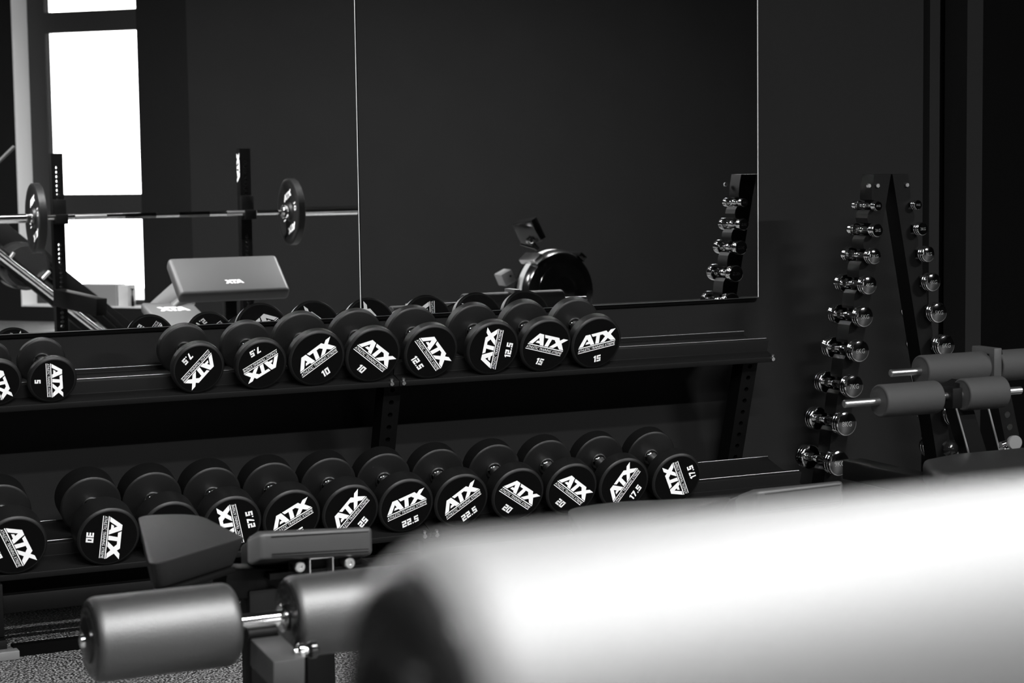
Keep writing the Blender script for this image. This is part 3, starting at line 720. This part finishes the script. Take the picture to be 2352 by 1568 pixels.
for x in (x0+0.33,):
    mb = MB(); mb.box((x, PY-0.13, (zt_-0.16)/2+0.02), (0.06, 0.06, zt_-0.18), STEEL, bevel=0.004); mb.build('post', pr)
mb = MB(); mb.box((x0+0.33, PY-0.08, 0.025), (0.07, 0.46, 0.045), STEEL, bevel=0.004); mb.box((x0+0.33, PY+0.12, 0.025), (0.55, 0.06, 0.045), STEEL, bevel=0.004); mb.build('foot', pr)

# ---- incline bench with pale pads
IY = 2*MIR-10.35
ib = thing('incline_bench', (2.85, IY, 0), 'incline bench with pale seat and raised back pad, seen in the mirror', 'bench')
sz = H-0.735
sp = [mir(323, 695, 10.3), mir(440, 692, 10.3), mir(492, 722, 9.9), mir(370, 748, 9.9)]
def onz(px, py, z):
    r_ = ray(px, py); k = (z-H)/r_.z; return Vector((r_.x*k, 2*MIR-k, z))
s4 = [mir(322, 694, 10.5), mir(440, 691, 10.5), mir(500, 752, 10.2), mir(380, 756, 10.2)]
mb = MB(); mb.prism(s4, (0, 0, -0.055), VINYLI, bevel=0.014, seg=3); spd = mb.build('seat_pad', ib, 50)
ctr = s4[0].lerp(s4[1], .52).lerp(s4[3].lerp(s4[2], .5), .28)+Vector((0, 0, .0012)); ux = (s4[1]-s4[0]).normalized(); uy = (s4[0]-s4[3]).normalized()
mb = MB(); emblem(mb, lambda u, v: ctr - ux*u + uy*v, 0.17, PRINT); mb.build('emblem', spd)
b0 = mir(368, 700, 10.55); b1 = mir(482, 592, 10.68); dd_ = (b1-b0).normalized(); wdv = Vector((0.30, 0.95, 0.0)).normalized(); nn = wdv.cross(dd_).normalized()
if nn.z < 0: nn = -nn
mb = MB(); hw = 0.125; mb.prism([b0-wdv*hw, b0+wdv*hw, b1+wdv*hw*0.8, b1-wdv*hw*0.8], -nn*0.055, VINYLI, bevel=0.016, seg=4); mb.build('back_pad', ib, 50)
mb = MB(); m0 = s4[2].lerp(s4[0], .4)+Vector((0, 0, -.14)); mb.bar((m0.x, m0.y+0.1, m0.z), (b0.x-0.1, b0.y-0.5, m0.z-0.05), 0.06, 0.06, STEEL); mb.build('spine', ib)
for q in (Vector((m0.x, m0.y+0.05, 0)), Vector((b0.x-0.09, b0.y-0.42, 0))):
    mb = MB(); mb.box((q.x, q.y, (m0.z-0.07)/2), (0.06, 0.06, m0.z-0.07), STEEL); mb.box((q.x, q.y, 0.022), (0.42, 0.06, 0.04), STEEL, bevel=0.003); mb.build('leg', ib)
mb = MB(); mb.bar(b0.lerp(b1, .5)-nn*0.06, Vector((b0.x-0.12, b0.y-0.40, m0.z)), 0.03, 0.03, SATIN); mb.build('back_strut', ib)
q = mir(442, 695, 10.5); mb = MB(); mb.lathe(q, (0, 1, 0), [(-.016, 0), (-.012, .010), (0, .016), (.012, .010), (.016, 0)], SATIN, 24); mb.bar(q-Vector((0.0, 0.01, 0)), q+Vector((0.07, -0.05, 0.10)), 0.012, 0.012, SATIN); mb.build('adjusting_pin', ib)

# ---- rowing machine
FYv = 10.2; FY = 2*MIR-FYv
rw = thing('rowing_machine', (5.08, FY, 0), 'rowing machine with a round black flywheel and monitor, seen in the mirror', 'rowing machine')
fc = mir(1272, 672, FYv); FRr = 0.245
axd = Vector((0.193, 0.98, 0)).normalized()          # flywheel axle
mb = MB(); prof = [(-0.085, 0), (-0.085, 0.07), (-0.078, 0.09), (-0.082, 0.20), (-0.070, 0.232), (-0.045, FRr)]
prof += [(-0.045, FRr), (0.045, FRr), (0.070, 0.232), (0.082, 0.20), (0.078, 0.09), (0.085, 0.07), (0.085, 0)]
mb.lathe(fc, axd, prof, PLASTIC, 72)
fly = mb.build('flywheel_housing', rw, 30); hx = Vector((axd.y, -axd.x, 0))
mb = MB(); mb.lathe(fc, axd, [(-0.022, FRr+0.001), (-0.022, FRr+0.004), (0.022, FRr+0.004), (0.022, FRr+0.001)], BANDM, 72); mb.build('perforated_band', rw)
mb = MB()
for k in range(9): mb.lathe(fc+axd*0.080, axd, [(0, 0.10+0.009*k), (0.004, 0.102+0.009*k), (0.0, 0.104+0.009*k)], PLASTIC, 48)
mb.build('vent_rings', fly)
for ang_, w_, m_ in ((128, 0.07, SATIN), (52, 0.06, PLASTIC)):
    rd = hx*math.cos(math.radians(ang_)) + Vector((0, 0, 1))*math.sin(math.radians(ang_)); tg = axd.cross(rd)
    mb = MB(); mb.box(fc+rd*(FRr+0.012), (w_, 0.15, 0.035), m_, Matrix((tg, axd, rd)).transposed(), bevel=0.008); mb.build('housing_clip', fly)
q = mir(1160, 637, FYv); mb = MB(); mb.box(q, (0.075, 0.10, 0.075), GREYPL, Matrix.Rotation(math.radians(-25), 3, 'Y'), bevel=0.008); mb.cyl(q+Vector((0.01, 0.05, 0.01)), q+Vector((0.01, 0.052, 0.01)), 0.006, BLACKWALL); mb.build('handle_hook', rw)
a_ = mir(1235, 572, FYv); b_ = mir(1212, 545, FYv); mb = MB(); mb.cyl(a_, b_, 0.013, PLASTIC); mb.cyl(b_+Vector((0, .0, -.02)), b_+Vector((0, 0.05, -.02)), .014, CHROME, 16, bev=.004)
mb.bar(a_, mir(1195, 560, FYv), 0.02, 0.01, PLASTIC); mb.build('monitor_arm', rw)
q = mir(1215, 530, FYv); mb = MB(); mb.box(q, (0.055, 0.16, 0.135), PLASTIC, Matrix.Rotation(math.radians(26), 3, 'Y').inverted() @ Matrix.Rotation(math.radians(-20), 3, 'Z'), bevel=0.006); mb.box(q+Vector((-0.045, 0.03, 0.025)), (0.06, 0.10, 0.006), PLASTIC); mb.build('monitor', rw)
mb = MB(); q = Vector((fc.x, fc.y, 0)); mb.box((fc.x-0.0, fc.y, (fc.z-0.2)/2), (0.10, 0.10, fc.z-0.20), STEEL, bevel=0.01); mb.box((fc.x, fc.y, 0.03), (0.5, 0.5, 0.05), STEEL, bevel=0.01); mb.build('front_foot', rw)
mb = MB(); mb.bar((fc.x-0.06, fc.y, 0.33), (fc.x-1.38, fc.y+0.30, 0.34), 0.06, 0.09, SATIN, bevel=0.004); mb.build('seat_rail', rw)
mb = MB(); mb.box((fc.x-0.8, fc.y+0.16, 0.415), (0.26, 0.3, 0.05), PLASTIC, bevel=0.015); mb.build('seat', rw)
mb = MB(); mb.box((fc.x-1.33, fc.y+0.29, 0.15), (0.06, 0.06, 0.33), STEEL); mb.box((fc.x-1.33, fc.y+0.29, 0.02), (0.06, 0.4, 0.035), STEEL); mb.build('rear_foot', rw)

# ---- leg press
LYv = 12.2; LY = 2*MIR-LYv
lp = thing('leg_press', (2.5, LY, 0), 'sloping black leg press machine beside the window, seen in the mirror', 'leg press')
def pbar(p, q, w, h, m, name, Yv=LYv, up=(0, 1, 0)): mb = MB(); mb.bar(mir(*p, Yv), mir(*q, Yv), w, h, m, up=up, bevel=0.004); return mb.build(name, lp)
pbar((-40, 500), (300, 770), 0.12, 0.08, STEEL, 'rail')
pbar((-30, 560), (235, 778), 0.075, 0.08, STEEL, 'rail', LYv-0.45)
for off, Yv in ((4, LYv-0.58), (14, LYv-0.58)):
    mb = MB(); mb.cyl(mir(-20, 560+off, Yv), mir(245, 765+off, Yv), 0.013, CHROME, 16); mb.build('guide_rod', lp)
mb = MB(); mb.cyl(mir(33, 336, LYv), mir(-22, 390, LYv), 0.012, STEELG, 16, bev=.003); mb.cyl(mir(-22, 390, LYv), mir(-34, 505, LYv), 0.012, STEELG, 16); mb.build('handle', lp)
for (x, y) in ((105, 632), (140, 678), (170, 710)):
    mb = MB(); a = mir(x-8, y+9, LYv-0.5); b = mir(x+9, y-9, LYv-0.5); mb.cyl(a, b, 0.012, SATIN, 12, bev=.003); mb.build('peg', lp)
mb = MB(); mb.cyl(mir(20, 598, LYv-0.5), mir(32, 580, LYv-0.5), 0.010, SATIN, 12); mb.build('peg', lp)
pbar((70, 575), (125, 628), 0.10, 0.3, STEEL, 'sled')
mb = MB(); mb.lathe(mir(50, 610, LYv-0.3), (0, 1, 0), [(-.15, 0), (-.15, .12), (-.12, .14), (.12, .14), (.15, .12), (.15, 0)], VINYLD, 40); mb.build('back_pad', lp)
pbar((198, 680), (290, 765), 0.035, 0.04, STEEL, 'brace', LYv-0.3)
pbar((98, 592), (132, 618), 0.03, 0.04, STEEL, 'brace', LYv-0.3)
mb = MB(); q = mir(150, 700, LYv)
mb.box((q.x+0.1, LY, 0.03), (1.8, 0.08, 0.056), STEEL, bevel=.004); mb.box((q.x+0.1, LY+0.45, 0.03), (1.8, 0.08, 0.056), STEEL, bevel=.004)
mb.box((q.x-0.55, LY+0.22, 0.03), (0.08, 0.55, 0.056), STEEL); mb.build('base_frame', lp)
for xx in (-0.45, 0.05):
    mb = MB(); zz = mir(150+xx*370, 655+xx*290, LYv).z-0.06; mb.box((q.x+xx, LY+0.0, zz/2+.02), (0.07, 0.07, zz-0.03), STEEL); mb.build('support', lp)

# ---- boxes on the window ledge
def onw(px, out_): # distance along the diagonal wall for a pixel column, at recess depth out_
    r_ = ray(px, 680).x; c0 = CORNER - DIN*out_; yv = 2*MIR-c0.y
    return (c0.x - yv*r_)/(0.69+0.724*r_)
t1, t2, t3 = onw(278, .1), onw(190, .1), onw(300, .1)
zl0 = WZ0+0.0125
mb = MB(); dbox(mb, t1, t2, 0.03, 0.17, zl0, zl0+0.165, BOXM); tag(mb.build('cardboard_box'), 'pale cardboard box standing on the mirrored window ledge', 'box')
mb = MB(); dbox(mb, onw(302, .1), t1-0.006, 0.05, 0.16, zl0, zl0+0.16, REVEAL); tag(mb.build('paper_box'), 'narrow white box on the window ledge beside the cardboard box', 'box')
bt = MB(); c = dg(onw(298, .04)-0.02, 0.02, zl0)
c = dg(onw(306, .04), 0.03, zl0); bt.lathe(c, (0, 0, 1), [(0, 0), (0, .012), (.08, .012), (.09, .006), (.125, .006), (.128, .012), (.14, .012), (.14, 0)], PLASTIC, 20); tag(bt.build('spray_bottle'), 'thin dark bottle on the window ledge at the window corner', 'bottle')
